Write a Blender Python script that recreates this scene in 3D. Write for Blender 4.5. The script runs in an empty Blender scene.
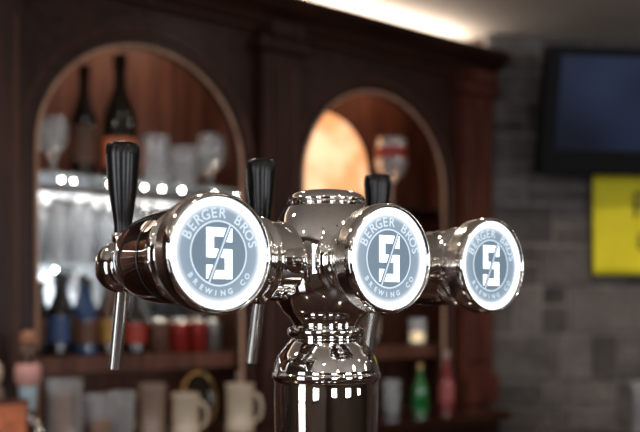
import bpy, bmesh, math, random
from mathutils import Vector, Matrix
random.seed(11)
ZC=1.4
TH=math.radians(38)
sc=bpy.context.scene
col=sc.collection
sc.view_settings.view_transform='Standard'
sc.view_settings.look='None'

# ---------------------------------------------------------------- materials
def newmat(name):
    m=bpy.data.materials.new(name); m.use_nodes=True
    nt=m.node_tree; b=nt.nodes['Principled BSDF']
    return m,nt,b
def pm(name,colr,rough=.5,metal=0,coat=0,emit=None,es=0,noise=0,nscale=20,trans=0,spec=.5):
    m,nt,b=newmat(name)
    b.inputs['Base Color'].default_value=(*colr,1)
    b.inputs['Roughness'].default_value=rough
    b.inputs['Metallic'].default_value=metal
    b.inputs['Coat Weight'].default_value=coat
    b.inputs['Transmission Weight'].default_value=trans
    b.inputs['Specular IOR Level'].default_value=spec
    if emit:
        b.inputs['Emission Color'].default_value=(*emit,1); b.inputs['Emission Strength'].default_value=es
    if noise:
        n=nt.nodes.new('ShaderNodeTexNoise'); n.inputs['Scale'].default_value=nscale; n.inputs['Detail'].default_value=5
        tc=nt.nodes.new('ShaderNodeTexCoord'); nt.links.new(tc.outputs['Object'],n.inputs['Vector'])
        r=nt.nodes.new('ShaderNodeValToRGB')
        r.color_ramp.elements[0].position=.3; r.color_ramp.elements[1].position=.7
        r.color_ramp.elements[0].color=(*[c*(1-noise) for c in colr],1)
        r.color_ramp.elements[1].color=(*[min(1,c*(1+noise)) for c in colr],1)
        nt.links.new(n.outputs['Fac'],r.inputs['Fac']); nt.links.new(r.outputs['Color'],b.inputs['Base Color'])
    return m
def wood(name,c1,c2,rough=.42,axis='Z',coat=.05):
    m,nt,b=newmat(name)
    tc=nt.nodes.new('ShaderNodeTexCoord'); mp=nt.nodes.new('ShaderNodeMapping')
    s={'Z':(14,14,1.2),'X':(1.2,14,14)}[axis]
    mp.inputs['Scale'].default_value=s
    n=nt.nodes.new('ShaderNodeTexNoise'); n.inputs['Scale'].default_value=2.5; n.inputs['Detail'].default_value=7; n.inputs['Distortion'].default_value=.6
    r=nt.nodes.new('ShaderNodeValToRGB')
    r.color_ramp.elements[0].position=.3; r.color_ramp.elements[1].position=.72
    r.color_ramp.elements[0].color=(*c1,1); r.color_ramp.elements[1].color=(*c2,1)
    L=nt.links.new
    L(tc.outputs['Object'],mp.inputs['Vector']); L(mp.outputs['Vector'],n.inputs['Vector'])
    L(n.outputs['Fac'],r.inputs['Fac']); L(r.outputs['Color'],b.inputs['Base Color'])
    b.inputs['Roughness'].default_value=rough; b.inputs['Coat Weight'].default_value=coat
    b.inputs['Coat Roughness'].default_value=.25; b.inputs['Specular IOR Level'].default_value=.25
    return m
def glassmat(name,tint=(1,1,1),gloss=.25,diff=.05):
    m=bpy.data.materials.new(name); m.use_nodes=True; nt=m.node_tree; nt.nodes.clear()
    o=nt.nodes.new('ShaderNodeOutputMaterial'); t=nt.nodes.new('ShaderNodeBsdfTransparent'); t.inputs[0].default_value=(*tint,1)
    g=nt.nodes.new('ShaderNodeBsdfGlossy'); g.inputs['Roughness'].default_value=.10; g.inputs['Color'].default_value=(.95,.97,1,1)
    d=nt.nodes.new('ShaderNodeBsdfDiffuse'); d.inputs['Color'].default_value=(.8,.85,.9,1)
    lw=nt.nodes.new('ShaderNodeLayerWeight'); lw.inputs['Blend'].default_value=gloss
    m1=nt.nodes.new('ShaderNodeMixShader'); m2=nt.nodes.new('ShaderNodeMixShader'); m2.inputs[0].default_value=diff
    nt.links.new(lw.outputs['Facing'],m1.inputs[0]); nt.links.new(t.outputs[0],m1.inputs[1]); nt.links.new(g.outputs[0],m1.inputs[2])
    nt.links.new(m1.outputs[0],m2.inputs[1]); nt.links.new(d.outputs[0],m2.inputs[2]); nt.links.new(m2.outputs[0],o.inputs[0])
    return m
def emat(name,c,s):
    return pm(name,(c[0]*.3,c[1]*.3,c[2]*.3),.3,emit=c,es=s)

CHROME=pm('chrome',(.90,.885,.87),.03,1)
BRUSH=pm('brushed_steel',(.86,.83,.79),.2,1,noise=.06,nscale=200)
BLACK=pm('black_gloss_plastic',(.005,.005,.006),.26,coat=0,spec=.4)
DARKRUB=pm('dark_seam',(.02,.018,.016),.4)
WOOD=wood('mahogany_wood',(.012,.0045,.003),(.052,.018,.0115))
WOODX=wood('mahogany_wood_horizontal',(.012,.0045,.003),(.052,.018,.0115),axis='X')
WOODR=wood('red_mahogany',(.045,.012,.008),(.14,.043,.028))
NICHEW=wood('niche_wood',(.055,.020,.013),(.17,.070,.045),rough=.5)
CEIL=pm('ceiling_paint',(.66,.58,.51),.8,noise=.04,nscale=6)
WALLP=pm('wall_paint',(.13,.092,.070),.8,noise=.1,nscale=4)
FLOORM=wood('floor_boards',(.03,.016,.011),(.07,.04,.028),axis='X',rough=.4)
GLASS=glassmat('clear_glass',gloss=.50,diff=.14)
SHELFG=glassmat('shelf_glass',(.85,.95,.92),.4,.25)
MIRR=pm('aged_mirror',(.32,.335,.35),.14,.8,noise=.8,nscale=11)
AMBER=pm('amber_beer',(.35,.12,.02),.1,coat=.5)

# ---------------------------------------------------------------- mesh helpers
def obj(name,bm,mat,parent=None,smooth=False,split=None,loc=None,rot=None):
    me=bpy.data.meshes.new(name); 
    bmesh.ops.recalc_face_normals(bm,faces=bm.faces[:])
    bm.to_mesh(me); bm.free()
    o=bpy.data.objects.new(name,me); col.objects.link(o)
    for mm in (mat if isinstance(mat,list) else [mat]): me.materials.append(mm)
    if smooth:
        for p in me.polygons: p.use_smooth=True
    if split:
        md=o.modifiers.new('es','EDGE_SPLIT'); md.split_angle=math.radians(split)
    if parent: o.parent=parent
    if loc is not None: o.location=loc
    if rot is not None: o.rotation_euler=rot
    return o
def empty(name,loc=(0,0,0),rz=0):
    o=bpy.data.objects.new(name,None); col.objects.link(o); o.location=loc; o.rotation_euler=(0,0,rz); o.empty_display_size=.05
    return o
def boxbm(bm,x0,x1,y0,y1,z0,z1):
    m=Matrix.Translation(((x0+x1)/2,(y0+y1)/2,(z0+z1)/2))@Matrix.Diagonal((x1-x0,y1-y0,z1-z0,1))
    return bmesh.ops.create_cube(bm,size=1,matrix=m)
def box(name,x0,x1,y0,y1,z0,z1,mat,parent=None,bev=0,**k):
    bm=bmesh.new(); boxbm(bm,x0,x1,y0,y1,z0,z1)
    if bev: bmesh.ops.bevel(bm,geom=bm.edges[:],offset=bev,segments=2,affect='EDGES')
    return obj(name,bm,mat,parent,**k)
def catmull(pts,n=5):
    out=[]
    P=[pts[0]]+list(pts)+[pts[-1]]
    for i in range(1,len(P)-2):
        p0,p1,p2,p3=P[i-1],P[i],P[i+1],P[i+2]
        for k in range(n):
            t=k/n
            out.append(tuple(.5*((2*b)+(-a+c)*t+(2*a-5*b+4*c-d)*t*t+(-a+3*b-3*c+d)*t**3) for a,b,c,d in zip(p0,p1,p2,p3)))
    out.append(pts[-1])
    return [(max(0,r),h) for r,h in out]
def lathebm(bm,prof,axis='Z',seg=48,M=None,mi=0):
    rings=[]
    for r,h in prof:
        if r<1e-6:
            p={'Z':(0,0,h),'Y':(0,h,0),'X':(h,0,0)}[axis]; p=Vector(p)
            if M: p=M@p
            rings.append([bm.verts.new(p)]); continue
        ring=[]
        for i in range(seg):
            a=2*math.pi*i/seg; c,s=r*math.cos(a),r*math.sin(a)
            p=Vector({'Z':(c,s,h),'Y':(c,h,s),'X':(h,c,s)}[axis])
            if M: p=M@p
            ring.append(bm.verts.new(p))
        rings.append(ring)
    for A,B in zip(rings,rings[1:]):
        if len(A)==1 and len(B)==1: continue
        for i in range(seg):
            j=(i+1)%seg
            if len(A)==1: f=bm.faces.new((A[0],B[i],B[j]))
            elif len(B)==1: f=bm.faces.new((A[i],A[j],B[0]))
            else: f=bm.faces.new((A[i],A[j],B[j],B[i]))
            f.material_index=mi
def lathe(name,prof,mat,parent=None,axis='Z',seg=48,loc=(0,0,0),sm=True,curve=True,split=None,rot=None):
    bm=bmesh.new(); lathebm(bm,catmull(prof) if curve else prof,axis,seg)
    return obj(name,bm,mat,parent,smooth=sm,split=split,loc=loc,rot=rot)
def tube(name,pts,r,mat,parent=None,cyc=False,loc=(0,0,0)):
    cu=bpy.data.curves.new(name,'CURVE'); cu.dimensions='3D'; cu.bevel_depth=r; cu.bevel_resolution=4; cu.use_fill_caps=True
    s=cu.splines.new('POLY'); s.points.add(len(pts)-1)
    for p,q in zip(s.points,pts): p.co=(*q,1)
    s.use_cyclic_u=cyc; s.use_smooth=True
    o=bpy.data.objects.new(name,cu); col.objects.link(o); cu.materials.append(mat)
    o.location=loc
    if parent: o.parent=parent
    return o

# ---------------------------------------------------------------- BEER TOWER
T=empty('beer_tap_tower',(.49,.618,ZC-.30))
def tl(x,y,z): return (x-.49,y-.618,z+.30)     # from camera-height coordinates to tower local
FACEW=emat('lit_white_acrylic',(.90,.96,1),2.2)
# slate acrylic : soft glow painted into the emission ramp, paler toward the rim
FACEG,nt,b=newmat('rim_glow_slate_acrylic')
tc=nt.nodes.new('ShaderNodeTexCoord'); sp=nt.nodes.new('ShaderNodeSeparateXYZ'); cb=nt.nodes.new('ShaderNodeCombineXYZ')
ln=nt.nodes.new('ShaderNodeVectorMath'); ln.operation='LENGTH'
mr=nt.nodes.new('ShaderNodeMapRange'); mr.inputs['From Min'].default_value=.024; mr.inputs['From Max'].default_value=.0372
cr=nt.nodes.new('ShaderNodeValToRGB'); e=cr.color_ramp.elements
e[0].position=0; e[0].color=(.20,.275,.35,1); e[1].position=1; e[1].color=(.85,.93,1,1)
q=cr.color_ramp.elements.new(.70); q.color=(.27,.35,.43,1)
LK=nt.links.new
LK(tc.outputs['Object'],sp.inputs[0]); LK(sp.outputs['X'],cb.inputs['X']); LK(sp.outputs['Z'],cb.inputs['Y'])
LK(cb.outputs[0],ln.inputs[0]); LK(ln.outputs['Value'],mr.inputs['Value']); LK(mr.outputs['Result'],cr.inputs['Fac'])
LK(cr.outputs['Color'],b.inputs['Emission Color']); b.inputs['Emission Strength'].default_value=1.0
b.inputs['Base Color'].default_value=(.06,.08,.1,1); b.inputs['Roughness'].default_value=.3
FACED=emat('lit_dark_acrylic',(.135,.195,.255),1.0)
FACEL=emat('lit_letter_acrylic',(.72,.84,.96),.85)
def glyph(ch,size,off=0):
    cu=bpy.data.curves.new('g','FONT'); cu.body=ch; cu.size=size; cu.align_x='CENTER'; cu.align_y='CENTER'; cu.offset=off; cu.resolution_u=3
    o=bpy.data.objects.new('g',cu); col.objects.link(o)
    bpy.context.view_layer.update()
    me=bpy.data.meshes.new_from_object(o.evaluated_get(bpy.context.evaluated_depsgraph_get()))
    bpy.data.objects.remove(o); return me
def disc(bm,r,y,r0=0,seg=64,mi=0):
    lathebm(bm,[(r0,y),(r,y)],'Y',seg,mi=mi)
RX=Matrix.Rotation(math.pi/2,4,'X')
def medallion(cx,y0,parent,tag):
    L=tl(cx,y0,.041)
    bm=bmesh.new()
    disc(bm,.0425,.0020,mi=0)
    disc(bm,.0372,.0014,r0=.0254,mi=1)
    disc(bm,.0254,.0014,r0=.0240,mi=3)
    disc(bm,.0240,.0014,mi=2)
    def put(me,M,mi):
        n=len(bm.faces); bm2=bmesh.new(); bm2.from_mesh(me); bm2.transform(M)
        tmp=bpy.data.meshes.new('t'); bm2.to_mesh(tmp); bm2.free()
        bm.from_mesh(tmp); bm.faces.ensure_lookup_table()
        for f in bm.faces[n:]: f.material_index=mi
    top='BERGER BROS'; bot='BREWING CO'
    for s,a0,a1,flip in ((top,155,15,0),(bot,-146,-34,1)):
        for i,ch in enumerate(s):
            if ch==' ': continue
            a=math.radians(a0+(a1-a0)*i/(len(s)-1))
            me=glyph(ch,.0110 if not flip else .0060,.0002)
            rot=a-math.pi/2 if not flip else a+math.pi/2
            M=Matrix.Translation((.0306*math.cos(a),.0008,.0306*math.sin(a)))@RX@Matrix.Rotation(rot,4,'Z')
            put(me,M,3)
    def rect(x0,x1,z0,z1,y,mi,sh=0):
        vs=[bm.verts.new((x+sh*z,y,z)) for x,z in ((x0,z0),(x1,z0),(x1,z1),(x0,z1))]
        f=bm.faces.new(vs); f.material_index=mi
    w=.0115;h=.0195;t=.0066;y=.0008
    rect(-w,w,h-t,h,y,0); rect(-w,-w+t,t/2,h-t,y,0); rect(-w,w,-t/2,t/2,y,0)
    rect(w-t,w,-h+t,-t/2,y,0); rect(-w,w,-h,-h+t,y,0)
    rect(w-t,w,h-t-.004,h-t,y,0); rect(-w,-w+t,-h+t,-h+t+.004,y,0)
    rect(-.0022,.0022,-.0205,.0205,.0005,2,sh=.42); rect(-.0008,.0008,-.0225,.0225,.0002,3,sh=.42)
    o=obj('medallion_face_'+tag,bm,[FACEW,FACEG,FACED,FACEL],parent,loc=L)
    o.scale=(.965,1,.965)
def pod(cx,y0,st,tag,R=.0365):
    L=tl(cx,y0,.041)
    q=.965
    rim=[(.0418,.0025),(.0425,-.001),(.0442,-.0028),(.0462,-.001),(.0470,.003),(.0470,.0045)]
    lathe('medallion_rim_'+tag,[(r*q,h) for r,h in rim],CHROME,T,'Y',72,L)
    lathe('medallion_housing_'+tag,[(r*q,h) for r,h in [(.0468,.0045),(.0466,.015),(.0462,.0175),(.0455,.0185)]],BRUSH,T,'Y',72,L,curve=False)
    k=st
    body=[(.0455*q,.0185),(.0435*q,.021),(.038,.026*k),(.0335,.031*k),(.0325,.035*k),(.036,.037*k),(.0385,.039*k),(.0388,.043*k),(.0372,.046*k),
          (R,.050*k),(R+.0008,.07*k),(R+.0003,.09*k),(R-.002,.105*k),(R-.007,.120*k),(R-.014,.130*k),(.014,.135*k),(0,.136*k)]
    lathe('pod_body_'+tag,body,CHROME,T,'Y',72,L)
    lathe('pod_seam_'+tag,[(R+.0012,.060*k),(R+.0018,.061*k),(R+.0012,.062*k)],DARKRUB,T,'Y',72,L)
    medallion(cx,y0,T,tag)
    F=tl(cx,0,.037)
    lathe('faucet_body_'+tag,[(.013,.690),(.013,.700),(.019,.702),(.0205,.706),(.019,.710),(.022,.716),(.0235,.724),(.021,.735),(.013,.743),(0,.745)],CHROME,T,'Y',48,F)
    H=tl(cx,.722,0)
    lathe('lever_collar_'+tag,[(.0,.045),(.0095,.046),(.0095,.052),(.0075,.056),(.0095,.060),(.0095,.064),(.006,.068),(0,.069)],CHROME,T,'Z',32,H)
    lathe('lever_handle_'+tag,[(0,.064),(.0068,.0645),(.0078,.075),(.0105,.092),(.0130,.112),(.0145,.130),(.0147,.138),(.0138,.1435),(.0113,.1455),(.006,.1462),(0,.1462)],BLACK,T,'Z',40,H)
    a=tl(cx,.722,.022); b=tl(cx,.738,-.053)
    tube('spout_'+tag,[a,tl(cx,.724,.012),b],.0058,BRUSH,T)
    lathe('set_screw_'+tag,[(.0,-.0385),(.003,-.0385),(.003,-.034)],CHROME,T,'X',16,(L[0],L[1]+.041*k,L[2]-.006),curve=False)
pod(.3443,.560,1.0,'a')
pod(.4905,.535,1.17,'b',R=.0385)
pod(.6431,.560,1.0,'c')
prof=[(.033,.350),(.033,.385)]
for c in (.392,.402,.412,.422): prof+=[(.0335,c-.004),(.037,c),(.0335,c+.004)]
prof+=[(.034,.430),(.034,.55)]
for c in (.560,.570,.580,.590): prof+=[(.0335,c-.004),(.0365,c),(.0335,c+.004)]
prof+=[(.033,.60),(.033,.640)]
lathe('cross_tube',[(r,h-.49) for r,h in prof],CHROME,T,'X',64,(0,.625-.618,.341),curve=True)
colp=[(0,.1045),(.020,.104),(.0300,.1015),(.0340,.0975),(.0345,.0945),(.0325,.0925),(.0325,.0915),(.0375,.088),(.0445,.076),(.0490,.060),(.0500,.044),(.0495,.028),
 (.0465,.012),(.0395,-.001),(.0330,-.008),(.0300,-.013),(.0298,-.0155),(.0335,-.0165),(.0350,-.020),(.0338,-.0235),(.0312,-.0255),(.0318,-.0275),(.0370,-.033),(.0435,-.042),(.0468,-.052),(.0474,-.0555),
 (.0484,-.057),(.0484,-.060),(.0470,-.062),(.0462,-.065),(.0464,-.080),(.0455,-.120),(.0430,-.19),(.0425,-.255),(.050,-.272),(.066,-.284),(.072,-.290),(.072,-.2995),(0,-.2998)]
lathe('column',colp,CHROME,T,'Z',80,tl(.49,.618,0))

# front bar counter on which the tower stands
B=empty('bar_counter',(.9,.65,0))
CTOP=pm('bar_top_varnish',(.035,.013,.008),.12,coat=.5,noise=.35,nscale=9)
box('top',-2.4,2.4,-.33,.33,1.045,1.1-.0,CTOP,B,bev=.008)
box('front_panel',-2.35,2.35,-.22,-.16,0,1.045,WOODX,B)
for i in range(6):
    box('rail_panel_%d'%i,-2.25+i*.76,-1.6+i*.76,-.235,-.22,.15,.93,WOOD,B,bev=.006)
box('back_shelf',-2.35,2.35,-.16,.25,.5,.53,WOODX,B)
box('end_left',-2.35,-2.3,-.16,.27,0,1.045,WOOD,B); box('end_right',2.3,2.35,-.16,.27,0,1.045,WOOD,B)
tube('foot_rail',[(-2.3,-.36,.2),(2.3,-.36,.2)],.025,CHROME,B)
for i in range(5): tube('foot_rail_bracket_%d'%i,[(-2.2+i*1.1,-.36,.2),(-2.2+i*1.1,-.225,.2)],.012,CHROME,B)

# ---------------------------------------------------------------- ROOM SHELL
CE=ZC+1.20
box('floor',-2.5,7,-3.6,4.0,-.1,0,FLOORM)
box('ceiling',-2.5,7,-3.6,4.0,CE,CE+.1,CEIL)
box('wall_back',-2.5,3.05,2.99,3.09,0,CE,WALLP)
box('wall_return',2.975,3.045,2.66,2.99,0,CE,WALLP)
box('wall_right',6.6,6.7,-3.6,.4,0,CE,WALLP)
def fill_window(i,loc,rz,wd,e):  # unseen windows, added for room fill and bright reflections in the chrome
    W=empty('fill_window_%d'%i,loc,rz); h=wd/2
    box('frame_l',-h,-h+.06,-.04,.06,-.65,.65,WOOD,W); box('frame_r',h-.06,h,-.04,.06,-.65,.65,WOOD,W)
    box('frame_t',-h,h,-.04,.06,.59,.65,WOOD,W); box('frame_b',-h,h,-.04,.06,-.65,-.59,WOOD,W)
    box('mullion',-.02,.02,-.02,.04,-.6,.6,WOOD,W); box('transom',-h,h,-.02,.04,-.02,.02,WOOD,W)
    la=bpy.data.lights.new('fill_light','AREA'); la.shape='RECTANGLE'; la.size=wd-.1; la.size_y=1.2; la.energy=e; la.color=(.95,.97,1)
    lo=bpy.data.objects.new('fill_light',la); col.objects.link(lo); lo.parent=W; lo.location=(0,-.06,0); lo.rotation_euler=(math.radians(90),0,0)
bm=bmesh.new()
wx=[(-1.7,-.7),(.7,1.7),(3.1,4.1)]
xs=-2.5
for a,b in wx:
    boxbm(bm,xs,a,-3.7,-3.6,0,CE); boxbm(bm,a,b,-3.7,-3.6,0,.95); boxbm(bm,a,b,-3.7,-3.6,2.25,CE); xs=b
boxbm(bm,xs,6.7,-3.7,-3.6,0,CE)
obj('wall_front',bm,WALLP)
for i,(a,b) in enumerate(wx): fill_window(i+1,((a+b)/2,-3.62,1.6),0,b-a,28)
bm=bmesh.new(); ys=-3.6
for a,b in [(-1.6,-.6),(.3,1.2)]:
    boxbm(bm,-2.6,-2.5,ys,a,0,CE); boxbm(bm,-2.6,-2.5,a,b,0,.95); boxbm(bm,-2.6,-2.5,a,b,2.25,CE); ys=b
boxbm(bm,-2.6,-2.5,ys,3.09,0,CE)
obj('wall_left',bm,WALLP)
fill_window(4,(-2.52,-1.1,1.6),-math.pi/2,1.0,24); fill_window(5,(-2.52,.75,1.6),-math.pi/2,.9,20)

# stone wall : local frame, x along wall (0 = foot of perpendicular from camera), y into wall
ang=math.radians(-32)
nx,ny=-math.sin(math.radians(32)),-math.cos(math.radians(32))
S=empty('wall_stone',(-nx*3.77,-ny*3.77,0),ang)
m,nt,b=newmat('ashlar_stone')
L=nt.links.new
geo=nt.nodes.new('ShaderNodeNewGeometry'); tc=nt.nodes.new('ShaderNodeTexCoord')
n=nt.nodes.new('ShaderNodeTexNoise'); n.inputs['Scale'].default_value=7; n.inputs['Detail'].default_value=8
r=nt.nodes.new('ShaderNodeValToRGB'); r.color_ramp.elements[0].color=(.022,.020,.020,1); r.color_ramp.elements[1].color=(.19,.17,.165,1)
r.color_ramp.elements[0].position=.2; r.color_ramp.elements[1].position=.95
ma=nt.nodes.new('ShaderNodeMath'); ma.operation='MULTIPLY_ADD'; ma.inputs[1].default_value=.45
mb=nt.nodes.new('ShaderNodeMath'); mb.operation='MULTIPLY'; mb.inputs[1].default_value=.7
L(tc.outputs['Object'],n.inputs['Vector']); L(n.outputs['Fac'],mb.inputs[0])
L(geo.outputs['Random Per Island'],ma.inputs[0]); L(mb.outputs[0],ma.inputs[2]); L(ma.outputs[0],r.inputs['Fac'])
L(r.outputs['Color'],b.inputs['Base Color']); b.inputs['Roughness'].default_value=.85
bp=nt.nodes.new('ShaderNodeBump'); bp.inputs['Strength'].default_value=1; bp.inputs['Distance'].default_value=.04
L(n.outputs['Fac'],bp.inputs['Height']); L(bp.outputs['Normal'],b.inputs['Normal'])
STONE=m
MORT=pm('mortar',(.23,.205,.19),.9,noise=.35,nscale=10)
s0,s1=1.13,5.2
box('mortar_bed',s0,s1,.001,.12,0,CE,MORT,S)
# irregular ashlar: courses that are split into one tall or two thin stones of random width
bm=bmesh.new(); z=0
while z<CE-.03:
    hh=random.choice([.12,.15,.18,.21]); 
    if z+hh>CE: hh=CE-z
    x=s0
    while x<s1-.02:
        ww=random.choice([.12,.17,.23,.30]) ; 
        if x+ww>s1-.08: ww=s1-x
        if hh>.14 and random.random()<.42:
            f=random.uniform(.38,.62)
            cuts=[(0,f),(f,1)]
        else: cuts=[(0,1)]
        for a,c in cuts:
            boxbm(bm,x+.006,x+ww-.006,random.uniform(-.016,-.002),.02,z+a*hh+.006,z+c*hh-.006)
        x+=ww
    z+=hh
bmesh.ops.bevel(bm,geom=bm.edges[:],offset=.004,segments=1,affect='EDGES')
obj('stone_blocks',bm,STONE,S)

# TV
TV=empty('wall_television',(0,0,0))
def sw(s,o,z): # world point from wall local coordinates
    v=Matrix.Rotation(ang,4,'Z')@Vector((s,-o,0)); return (v.x-nx*3.77,v.y-ny*3.77,z)
TV.location=sw(1.280+.43,.17,ZC+.568); TV.rotation_euler=(math.radians(14),0,ang)
TVB=pm('tv_black_plastic',(.005,.005,.006),.5,spec=.12)
m,nt,b=newmat('tv_screen'); tc=nt.nodes.new('ShaderNodeTexCoord')
nz=nt.nodes.new('ShaderNodeTexNoise'); nz.inputs['Scale'].default_value=2.0; nz.inputs['Detail'].default_value=1
rr=nt.nodes.new('ShaderNodeValToRGB'); rr.color_ramp.elements[0].color=(.004,.006,.014,1); rr.color_ramp.elements[1].color=(.022,.038,.092,1)
rr.color_ramp.elements[0].position=.35; rr.color_ramp.elements[1].position=.7
nt.links.new(tc.outputs['Object'],nz.inputs['Vector']); nt.links.new(nz.outputs['Fac'],rr.inputs['Fac'])
nt.links.new(rr.outputs['Color'],b.inputs['Emission Color']); b.inputs['Emission Strength'].default_value=.85
b.inputs['Base Color'].default_value=(.006,.006,.009,1); b.inputs['Roughness'].default_value=.3; b.inputs['Specular IOR Level'].default_value=.12
box('bezel',-.43,.43,-.03,.03,0,.51,TVB,TV,bev=.008)
box('lower_speaker_bar',-.43,.43,-.045,.0,.0,.075,TVB,TV,bev=.01)
box('screen',-.365,.385,-.034,-.028,.10,.475,m,TV)
box('wall_bracket',-.12,.12,.03,.10,.12,.34,TVB,TV)
box('bracket_arm',-.04,.04,.08,.20,.17,.24,TVB,TV)

# yellow flag
FY=pm('yellow_cloth',(.95,.83,.02),.7,noise=.05,nscale=8)
FK=pm('flag_print',(.20,.18,.03),.7)
FL=empty('yellow_banner',sw(1.587,.05,ZC+.149),ang)
bm=bmesh.new(); N=24; gv=[]
for j in range(13):
    row=[]
    for i in range(N+1):
        x=.62*i/N; z=.47*j/12
        row.append(bm.verts.new((x,.010*math.sin(x*26+j*.12)*(.4+.6*(1-j/12)),z)))
    gv.append(row)
for j in range(12):
    for i in range(N): bm.faces.new((gv[j][i],gv[j][i+1],gv[j+1][i+1],gv[j+1][i]))
o=obj('cloth',bm,FY,FL,smooth=True); md=o.modifiers.new('s','SOLIDIFY'); md.thickness=.003
tube('rod',[(-.02,.0,.473),(.64,.0,.473)],.006,BLACK,FL)
tube('rod_hook_1',[(.03,0,.473),(.03,.05,.473)],.004,BLACK,FL); tube('rod_hook_2',[(.59,0,.473),(.59,.05,.473)],.004,BLACK,FL)
def banner_text(s,size,x,z):
    me=glyph(s,size,.0005); bm=bmesh.new(); bm.from_mesh(me); bm.transform(Matrix.Translation((x,-.013,z))@RX)
    obj('print_'+s.lower(),bm,FK,FL)
banner_text('PUB',.16,.31,.30); banner_text('BEER',.10,.30,.14)

# ---------------------------------------------------------------- BACK BAR CABINET
BB=empty('back_bar_cabinet',(1.8,2.6,0))
BX,BY=1.8,2.6
def bb(name,x0,x1,y0,y1,z0,z1,mat=WOOD,bev=0,**k):   # z relative camera height
    return box(name,x0-BX,x1-BX,y0-BY,y1-BY,z0+ZC,z1+ZC,mat,BB,bev=bev,**k)
XL,XR=-1.6,2.965
arches=[(1.323,.36),(2.315,.363),(.331,.36),(-.661,.36)]
cu=bpy.data.curves.new('arched_front','CURVE'); cu.dimensions='2D'; cu.fill_mode='BOTH'; cu.extrude=.015
def spl(pts):
    s=cu.splines.new('POLY'); s.points.add(len(pts)-1)
    for p,q in zip(s.points,pts): p.co=(q[0],q[1],0,1)
    s.use_cyclic_u=True
zb=-.40
spl([(XL-BX,zb),(XR-BX,zb),(XR-BX,1.09),(XL-BX,1.09)])
def archpts(cx,r,z0=zb+.012,zs=.48,n=40):
    return [(cx-r,z0)]+[(cx-r*math.cos(math.pi*i/n),zs+r*math.sin(math.pi*i/n)) for i in range(n+1)]+[(cx+r,z0)]
for cx,r_ in arches: spl(archpts(cx-BX,r_))
o=bpy.data.objects.new('arched_front',cu); col.objects.link(o); cu.materials.append(WOOD); o.parent=BB
o.rotation_euler=(math.radians(90),0,0); o.location=(0,.015,ZC)
TRIM=wood('trim_wood_highlight',(.36,.19,.12),(.64,.40,.28),rough=.3)  # light trim wood, paled further to paint in the arch edge highlight
TRIM2=wood('trim_wood_mid',(.05,.02,.012),(.12,.05,.032),rough=.35)
for i,(cx,r_) in enumerate(arches):
    tube('arch_trim_%d'%i,[(x-BX,-.004,z+ZC) for x,z in archpts(cx,r_+.002)],.006,TRIM,BB)
    tube('arch_outer_bead_%d'%i,[(x-BX,-.002,z+ZC) for x,z in archpts(cx,r_+.05)],.007,TRIM2,BB)
for i,(a,b_) in enumerate([(1.735,1.905),(2.745,2.935),(.74,.91),(-.25,-.08),(-1.25,-1.08)]):
    mt=WOODR if i==1 else WOOD
    bb('pilaster_%d'%i,a,b_,2.545,2.60,-.40,1.0,mt,bev=.004)
    bb('pilaster_panel_%d'%i,a+.035,b_-.035,2.532,2.545,-.22,.84,mt,bev=.006)
    for k,xx in enumerate((a+.03,b_-.03)):
        tube('pilaster_bead_%d_%d'%(i,k),[(xx-BX,2.540-BY,ZC-.22),(xx-BX,2.540-BY,ZC+.84)],.006,TRIM2,BB)
    bb('pilaster_base_%d'%i,a-.015,b_+.015,2.525,2.60,-.40,-.28,mt,bev=.006)
    bb('pilaster_cap_%d'%i,a-.02,b_+.02,2.515,2.60,.90,.94,mt,bev=.006)
    bb('pilaster_bracket_%d'%i,a+.01,b_-.01,2.50,2.60,.94,1.0,mt,bev=.01)
def extr(name,prof,x0,x1,mat):
    bm=bmesh.new(); A=[bm.verts.new((x0-BX,y-BY,z+ZC)) for y,z in prof]; C=[bm.verts.new((x1-BX,y-BY,z+ZC)) for y,z in prof]
    n=len(prof)
    for i in range(n): bm.faces.new((A[i],A[(i+1)%n],C[(i+1)%n],C[i]))
    bm.faces.new(A); bm.faces.new(C[::-1]); return obj(name,bm,mat,BB)
extr('cornice',[(2.62,.975),(2.575,.975),(2.575,.99),(2.555,1.00),(2.545,1.02),(2.525,1.035),(2.50,1.045),(2.49,1.06),(2.475,1.065),(2.475,1.085),(2.62,1.085)],XL,XR,WOODX)
tube('cornice_bead',[(XL-BX,2.573-BY,ZC+.982),(XR-BX,2.573-BY,ZC+.982)],.006,TRIM2,BB)
bb('top_deck',XL,XR,2.62,2.97,1.06,1.08,WOODX)
bb('carcass_back',XL,XR,2.945,2.975,-.40,1.08,NICHEW)
for i,x in enumerate([XL+.015,-.17,.83,1.82,2.955]):
    bb('divider_%d'%i,x-.015,x+.008,2.63,2.945,-.40,1.06,NICHEW)
bb('mirror_a',.90,1.77,2.935,2.945,-.12,.40,MIRR)
bb('mirror_b',-.12,.78,2.935,2.945,-.12,.40,MIRR)
for i,(a,b_) in enumerate([(.85,1.80),(1.84,2.93),(-.15,.81),(-1.56,-.2)]):
    bb('shelf_upper_%d'%i,a,b_,2.64,2.93,.410,.420,SHELFG if i!=1 else WOOD)
    if i!=1: bb('shelf_middle_%d'%i,a,b_,2.64,2.93,.130,.140,SHELFG)
    bb('shelf_lower_%d'%i,a,b_,2.64,2.93,-.20,-.15,NICHEW)
LIT=emat('niche_glow',(1,.62,.36),1.4)  # added glowing panel, its emission stands in for the lit niche back
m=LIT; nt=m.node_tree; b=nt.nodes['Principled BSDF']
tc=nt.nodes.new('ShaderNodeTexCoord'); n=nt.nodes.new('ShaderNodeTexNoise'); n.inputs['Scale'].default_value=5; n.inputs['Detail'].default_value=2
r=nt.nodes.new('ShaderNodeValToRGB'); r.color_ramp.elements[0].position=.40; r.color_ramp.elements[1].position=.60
r.color_ramp.elements[0].color=(.80,.33,.13,1); r.color_ramp.elements[1].color=(1,.64,.38,1)
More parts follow.
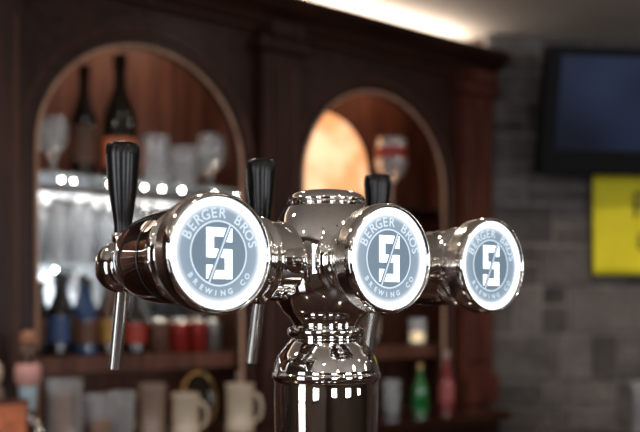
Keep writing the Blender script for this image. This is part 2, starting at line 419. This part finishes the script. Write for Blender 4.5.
nt.links.new(tc.outputs['Object'],n.inputs['Vector']); nt.links.new(n.outputs['Fac'],r.inputs['Fac']); nt.links.new(r.outputs['Color'],b.inputs['Emission Color'])
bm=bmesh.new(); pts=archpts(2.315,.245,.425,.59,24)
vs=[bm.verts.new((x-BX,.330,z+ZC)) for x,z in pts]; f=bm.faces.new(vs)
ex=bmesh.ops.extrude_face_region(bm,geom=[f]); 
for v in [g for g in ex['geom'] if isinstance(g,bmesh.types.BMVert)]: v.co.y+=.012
obj('niche_glow_panel',bm,LIT,BB)
tube('alcove_rim',[(x-BX,.328,z+ZC) for x,z in pts],.008,WOODR,BB)
bb('counter_top',XL,2.76,2.30,2.60,-.44,-.40,CTOP,bev=.006)
bb('cupboard',XL+.02,2.73,2.34,2.975,-ZC+.08,-.44,WOOD)
bb('plinth',XL+.04,2.71,2.38,2.95,-ZC,-ZC+.08,WOOD)
for i in range(8):
    x=XL+.08+i*.54
    bb('cupboard_door_%d'%i,x,x+.48,2.322,2.34,-1.27,-.5,WOOD,bev=.006)
    tube('door_knob_%d'%i,[(x+.43-BX,2.322-BY,ZC-.8),(x+.43-BX,2.295-BY,ZC-.8)],.01,CHROME,BB)
bb('end_panel_right',2.935,2.965,2.60,2.975,-ZC,1.085,WOODR)
bb('end_fill',2.73,2.935,2.60,2.975,-ZC,-.44,WOODR)

def area(name,loc,rot,sx,sy,e,c,parent=None):
    la=bpy.data.lights.new(name,'AREA'); la.shape='RECTANGLE'; la.size=sx; la.size_y=sy; la.energy=e; la.color=c
    lo=bpy.data.objects.new(name,la); col.objects.link(lo); lo.location=loc; lo.rotation_euler=rot
    if parent: lo.parent=parent
    return lo
area('cove_led_strip',(.7-BX,2.75-BY,ZC+1.09),(math.pi,0,0),4.4,.16,24,(1,.87,.74),BB)
for i,cx in enumerate([1.323,.331,-.80]):
    area('shelf_fill_%d'%i,(cx-BX,2.80-BY,ZC+.405),(0,0,0),.75,.06,1.5,(1,.95,.88),BB)  # added fill light under the upper shelf, brightens the niche
    area('shelf_fill_mid_%d'%i,(cx-BX,2.80-BY,ZC+.125),(0,0,0),.75,.06,.2,(1,.9,.8),BB)  # weaker added fill under the middle shelf
    area('niche_top_led_%d'%i,(cx-BX,2.78-BY,ZC+1.0),(0,0,0),.6,.06,1.9,(1,.74,.55),BB)
    area('counter_led_%d'%i,(cx-BX,2.66-BY,ZC-.205),(0,0,0),.7,.04,.45,(1,.8,.6),BB)  # added warm fill below the lower shelf, lights the counter
area('niche_top_led_r',(2.38-BX,2.80-BY,ZC+1.0),(0,0,0),.7,.06,1.4,(1,.55,.32),BB)
area('counter_led_r',(2.30-BX,2.66-BY,ZC-.205),(0,0,0),.7,.04,.10,(1,.75,.55),BB)  # same added counter fill for the right niche
GLINT=emat('glint_dot_glow',(1,.93,.84),80)  # added glowing dots, standing in for glints on the shelf glasses
bm=bmesh.new(); rp=random.Random(3)
for zz,n in ((.401,9),(.121,7)):
    for i in range(n):
        x=.95+.74*i/(n-1)+rp.uniform(-.03,.03)-BX
        bmesh.ops.create_uvsphere(bm,u_segments=12,v_segments=8,radius=rp.choice([.003,.004,.005]),matrix=Matrix.Translation((x,rp.uniform(2.655,2.68)-BY,zz+ZC)))
obj('shelf_glint_dots',bm,GLINT,BB,smooth=True)

# ---------------------------------------------------------------- SMALL OBJECTS
CNT=ZC-.40; S3=ZC-.15; S2=ZC+.14; S1=ZC+.42
def bottle(name,x,y,z,h,r,mat,label=None,capc=None,l0=.16,l1=.50):
    E=empty(name,(x,y,z)); k=h
    pr=[(0,0),(r*.9,0),(r,.004),(r,.03*k),(r,.48*k),(r*.95,.54*k),(r*.62,.66*k),(r*.38,.75*k),(r*.32,.95*k),(r*.40,.955*k),(r*.40,.975*k)]
    lathe('glass_body',pr,mat,E,'Z',28,curve=False,split=50)
    lathe('cap',[(r*.42,.90*k),(r*.42,.995*k),(r*.36,k),(0,k)],capc or BLACK,E,'Z',20,curve=False,split=40)
    if label: lathe('label',[(r+.001,l0*k),(r+.001,min(l1,.47)*k)],label,E,'Z',28,curve=False)
    return E
def pint(name,x,y,z,h=.15,r=.04,fill=0,fm=None):
    E=empty(name,(x,y,z))
    pr=[(0,.004),(r*.7,.004),(r*.72,0),(r*.78,.0),(r*.80,.01),(r*.95,h*.6),(r,h),(r-.003,h),(r*.93-.002,h*.6),(r*.75,.014),(0,.012)]
    lathe('glass',pr,GLASS,E,'Z',28,curve=False,split=60)
    if fill: lathe('drink',[(0,.015),(r*.72,.015),(r*.9,h*fill),(0,h*fill)],fm,E,'Z',24,curve=False,split=60)
    return E
def goblet(name,x,y,z,h=.2,r=.045,emblem=None):
    E=empty(name,(x,y,z))
    pr=[(0,0),(r*.8,0),(r*.8,.004),(r*.3,.010),(.006,.02),(.005,h*.30),(.010,h*.36),(r*.7,h*.46),(r,h*.62),(r*1.02,h*.8),(r*.88,h),(r*.86,h),(r*.98,h*.8),(r*.96,h*.62),(r*.65,h*.48),(0,h*.40)]
    lathe('glass',pr,GLASS,E,'Z',28,curve=False,split=60)
    if emblem: lathe('emblem',[(r*1.025,h*.70),(r*1.035,h*.80),(r*1.0,h*.86)],emblem,E,'Z',28,curve=False)
    return E
def mug(name,x,y,z,h,r,mat,hand=0,inner=None):
    E=empty(name,(x,y,z),hand)
    pr=[(0,0),(r*.95,0),(r,.006),(r*1.0,.02),(r*.93,.03),(r*.93,h*.85),(r,h*.9),(r,h),(r*.88,h),(r*.86,.02),(0,.015)]
    lathe('body',pr,mat,E,'Z',32,curve=False,split=50)
    n=12
    tube('handle',[(r*.9+ .6*r*math.sin(math.pi*i/n),0,h*.5+h*.3*math.cos(math.pi*i/n)) for i in range(n+1)],r*.13,mat,E)
    if inner: lathe('beer',[(0,.02),(r*.84,.02),(r*.84,h*.8),(0,h*.8)],inner,E,'Z',24,curve=False,split=60)
    return E
def can(name,x,y,z,mat):
    E=empty(name,(x,y,z))
    lathe('can_body',[(0,0),(.026,0),(.033,.008),(.033,.105)],mat,E,'Z',28,curve=False,split=50)
    lathe('can_top',[(.033,.105),(.028,.114),(.028,.117),(.025,.114),(0,.114)],BRUSH,E,'Z',28,curve=False,split=50)
DKG=pm('dark_bottle_glass',(.010,.007,.006),.06,coat=.6)
BRN=pm('brown_bottle_glass',(.06,.018,.006),.08,coat=.8)
GRN=pm('green_bottle_glass',(.008,.14,.03),.06,coat=.8)
BLU=pm('blue_bottle_glass',(.015,.05,.15),.08,coat=.8)
LRED=pm('label_red',(.32,.03,.018),.5); LOR=pm('label_orange',(.65,.19,.08),.5,noise=.4,nscale=30); LW=pm('label_cream',(.35,.28,.22),.5,noise=.4,nscale=30)
LYE=pm('label_amber',(.36,.20,.05),.5,noise=.4,nscale=30)
LBR=pm('label_brown',(.11,.05,.03),.5,noise=.4,nscale=30)
LBL=pm('label_blue',(.04,.08,.20),.5); GOLD=pm('gold_foil',(.55,.33,.12),.35,1); LPK=pm('label_pink',(.38,.10,.10),.5)
CER=pm('cream_ceramic',(.62,.52,.40),.3,coat=.3,noise=.1,nscale=12); CER2=pm('grey_stoneware',(.28,.20,.155),.35,coat=.3,noise=.2,nscale=14)
bottle('champagne_bottle',1.196,2.80,S1,.385,.045,DKG,LBR,DKG)
bottle('champagne_bottle',1.305,2.76,S1,.43,.056,DKG,LOR,DKG,.12,.34)
for x,y,h in ((1.075,2.74,.19),(1.00,2.72,.17),(1.11,2.86,.20),(1.03,2.85,.21)): goblet('wine_glass',x,y,S1,h,.04)
mug('glass_beer_mug',1.425,2.74,S1,.17,.052,GLASS,.2)
mug('glass_beer_mug',1.55,2.76,S1,.15,.045,GLASS,.2)
mug('glass_beer_mug',1.49,2.86,S1,.16,.045,GLASS,.2)
goblet('wine_glass',1.650,2.74,S1,.20,.055,None)
goblet('wine_glass',1.70,2.86,S1,.19,.045,None)
for x,y,h,r_ in ((.98,2.72,.15,.038),(1.07,2.70,.19,.036),(1.16,2.73,.15,.04),(1.25,2.70,.17,.038),(1.34,2.72,.15,.04),(1.43,2.74,.17,.038),(1.03,2.84,.16,.04),(1.12,2.85,.16,.04),(1.21,2.84,.2,.04),(1.30,2.85,.16,.04),(1.39,2.84,.18,.04),(1.50,2.84,.16,.04),(1.59,2.85,.17,.04)):
    pint('pint_glass',x,y,S2,h,r_)
goblet('wine_glass',1.53,2.72,S2,.18,.04); goblet('wine_glass',1.63,2.75,S2,.2,.042)
RED=pm('can_red',(.26,.018,.012),.35,.2)
SIL=pm('can_silver',(.30,.29,.29),.35,.7)
for x,y,h,r_,mt,lb in ((1.0,2.73,.26,.036,DKG,LBR),(1.085,2.74,.27,.036,DKG,LBL),(1.17,2.72,.24,.034,BLU,LBR),(1.26,2.73,.25,.036,BRN,LYE),(1.34,2.71,.22,.033,DKG,LRED),
    (1.05,2.86,.27,.034,DKG,LW),(1.13,2.86,.25,.034,BRN,LRED),(1.215,2.86,.27,.034,BLU,LYE),(1.30,2.86,.26,.034,DKG,LPK),(1.40,2.86,.24,.034,BRN,LYE),(1.66,2.87,.25,.033,DKG,LOR)):
    bottle('liquor_bottle',x,y,S3,h,r_,mt,lb)
for x,y,mt in ((1.43,2.72,LBR),(1.505,2.71,RED),(1.58,2.72,RED),(1.655,2.74,SIL),(1.49,2.85,RED),(1.57,2.85,LOR)):
    can('beer_can',x,y,S3,mt)
goblet('beer_goblet',2.52,2.74,S1,.29,.066,LRED)
for x,y,h,r_,mt,lb in ((1.95,2.78,.27,.036,DKG,LW),(2.05,2.76,.26,.036,BRN,LOR),(2.16,2.80,.28,.038,DKG,LRED),(2.27,2.78,.25,.036,DKG,LYE),(2.38,2.80,.26,.036,BRN,LBR),(2.48,2.82,.24,.034,DKG,LW)):
    bottle('liquor_bottle',x,y,S3,h,r_,mt,lb)
E=empty('candle_jar',(2.62,2.69,S3))
lathe('jar',[(0,0),(.032,0),(.036,.01),(.038,.11),(.035,.11),(.033,.012),(0,.012)],GLASS,E,'Z',28,curve=False,split=60)
lathe('candle_wax',[(0,.013),(.030,.013),(.031,.055),(0,.057)],pm('lit_wax',(.9,.7,.4),.5,emit=(1,.8,.5),es=.8),E,'Z',24,curve=False,split=60)
mug('beer_stein',1.582,2.45,CNT,.155,.047,CER,-.6)
mug('beer_stein',1.386,2.46,CNT,.135,.045,CER,-.6)
mug('beer_stein',1.292,2.50,CNT,.165,.042,CER2,2.5)
mug('glass_pitcher',.985,2.45,CNT,.20,.055,GLASS,.4,AMBER)
pint('pint_glass',1.10,2.46,CNT,.15,.04,.5,AMBER)
pint('pint_glass',1.19,2.50,CNT,.15,.04)
E=empty('decorative_plate',(1.500,2.565,CNT+.10)); E.rotation_euler=(math.radians(-8),0,0)
lathe('plate',[(0,.012),(.05,.012),(.066,.004),(.070,0),(.072,.006),(.05,.018),(0,.018)],DKG,E,'Y',40,curve=False,split=60)
lathe('gold_rim',[(.067,.002),(.070,-.001),(.073,.004),(.070,.008)],GOLD,E,'Y',40,curve=False)
for o in E.children: o.scale=(.9,1,1.3)
bottle('beer_bottle',2.401,2.45,CNT,.19,.030,GRN,None,GOLD)
bottle('hot_sauce_bottle',2.545,2.45,CNT,.235,.030,pm('pink_red_glass',(.20,.025,.03),.15,coat=.5),LPK,pm('cap_w',(.4,.3,.25),.4))
pint('pint_glass',2.30,2.50,CNT,.13,.035)
E=empty('novelty_beer_tap',(.872,2.42,CNT))
lathe('tap_pillar',[(0,0),(.05,0),(.05,.01),(.022,.02),(.02,.10),(.026,.11),(.026,.125),(0,.126)],CHROME,E,'Z',32,curve=False,split=45)
PB=pm('pale_blue_enamel',(.45,.60,.68),.35,coat=.3); PP=pm('pink_enamel',(.70,.36,.33),.35,coat=.3)
lathe('handle_lower',[(0,.124),(.016,.124),(.022,.15),(.026,.19)],PB,E,'Z',28,curve=False,split=45)
lathe('handle_band',[(.026,.19),(.034,.205),(.036,.235),(.030,.25)],PP,E,'Z',28,curve=False,split=45)
lathe('figure_body',[(.030,.25),(.026,.262),(.030,.275),(.022,.295),(.012,.30)],BRN,E,'Z',28)
lathe('figure_head',[(.0,.295),(.015,.30),(.022,.315),(.018,.335),(0,.342)],pm('figure_tan',(.40,.18,.1),.5),E,'Z',24)
tube('spout',[(0,-.02,.09),(0,-.07,.09),(0,-.085,.06)],.008,CHROME,E)
E=empty('figurine',(.79,2.46,CNT))
lathe('figure_base',[(0,0),(.04,0),(.04,.02),(.03,.03),(.028,.16),(.018,.19),(0,.20)],CER2,E,'Z',24)
lathe('figure_top',[(0,.19),(.02,.20),(.026,.225),(.02,.25),(0,.26)],CER,E,'Z',24)
E=empty('framed_sign',(.80,2.36,CNT))
box('sign_frame',-.05,.05,-.012,.012,0,.16,WOODR,E,bev=.004); box('sign_face',-.04,.04,-.015,-.011,.012,.148,LOR,E)
box('sign_foot',-.04,.04,-.03,.04,0,.01,WOODR,E)
E=empty('side_table',(2.70,1.71,0))
lathe('table_top',[(0,.92),(.26,.92),(.27,.93),(.27,.945),(.26,.95),(0,.95)],WOOD,E,'Z',40,curve=False,split=40)
lathe('pedestal',[(0,0),(.2,0),(.2,.02),(.04,.05),(.035,.9),(.08,.92)],BLACK,E,'Z',32,curve=False,split=40)
mug('glass_beer_mug',2.71,1.69,.95,.20,.045,GLASS,.4)

# ---------------------------------------------------------------- ADDED CEILING LIGHTS
DLM=emat('fill_downlight_lens',(1,.91,.78),34)  # unseen downlights, added for warm fill and bright dots in the chrome
for x,y,e in ((-.9,-.8,16),(.6,-.7,16),(2.1,-.8,16),(3.6,-.7,20),(-.3,1.6,13),(.8,1.75,14),(1.9,1.75,14),(2.9,1.45,20),(4.0,.8,30),(5.0,.3,16),(-1.6,.6,16)):
    E=empty('fill_downlight',(x,y,CE))
    lathe('trim_ring',[(.055,-.001),(.075,-.004),(.08,-.001)],BRUSH,E,'Z',32,curve=False)
    lathe('lens',[(0,-.002),(.055,-.002)],DLM,E,'Z',32,curve=False)
    la=bpy.data.lights.new('fill_spot','SPOT'); la.energy=e; la.spot_size=math.radians(130); la.spot_blend=.6; la.color=(1,.82,.64); la.shadow_soft_size=.05
    lo=bpy.data.objects.new('fill_spot',la); col.objects.link(lo); lo.parent=E; lo.location=(0,0,-.03)
GLB=emat('highlight_globe',(1,.86,.66),7)  # out-of-view pendant globes, added for highlights on the chrome
for x,y in ((-.75,-.55),(.15,-.85),(1.15,-.75),(2.2,-.45)):
    E=empty('highlight_pendant',(x,y,CE))
    tube('cord',[(0,0,0),(0,0,-.55)],.004,BLACK,E)
    lathe('canopy',[(0,-.001),(.05,-.001),(.045,-.02),(0,-.025)],BLACK,E,'Z',24,curve=False)
    lathe('cap',[(0,-.53),(.03,-.54),(.035,-.58)],BRUSH,E,'Z',24,curve=False)
    lathe('globe',[(.034,-.575),(.06,-.60),(.078,-.64),(.078,-.67),(.06,-.71),(.03,-.73),(0,-.735)],GLB,E,'Z',28)

w=bpy.data.worlds.new('w'); sc.world=w; w.use_nodes=True
w.node_tree.nodes['Background'].inputs[0].default_value=(.5,.6,.8,1); w.node_tree.nodes['Background'].inputs[1].default_value=.5

# ---------------------------------------------------------------- CAMERA
cd=bpy.data.cameras.new('cam'); co=bpy.data.objects.new('camera',cd); col.objects.link(co)
co.location=(0,0,ZC); co.rotation_euler=(math.radians(90),0,-TH)
cd.lens=50; cd.sensor_width=36; cd.shift_y=93/640; cd.clip_start=.02
cd.dof.use_dof=True; cd.dof.focus_distance=.72; cd.dof.aperture_fstop=4.9
sc.camera=co
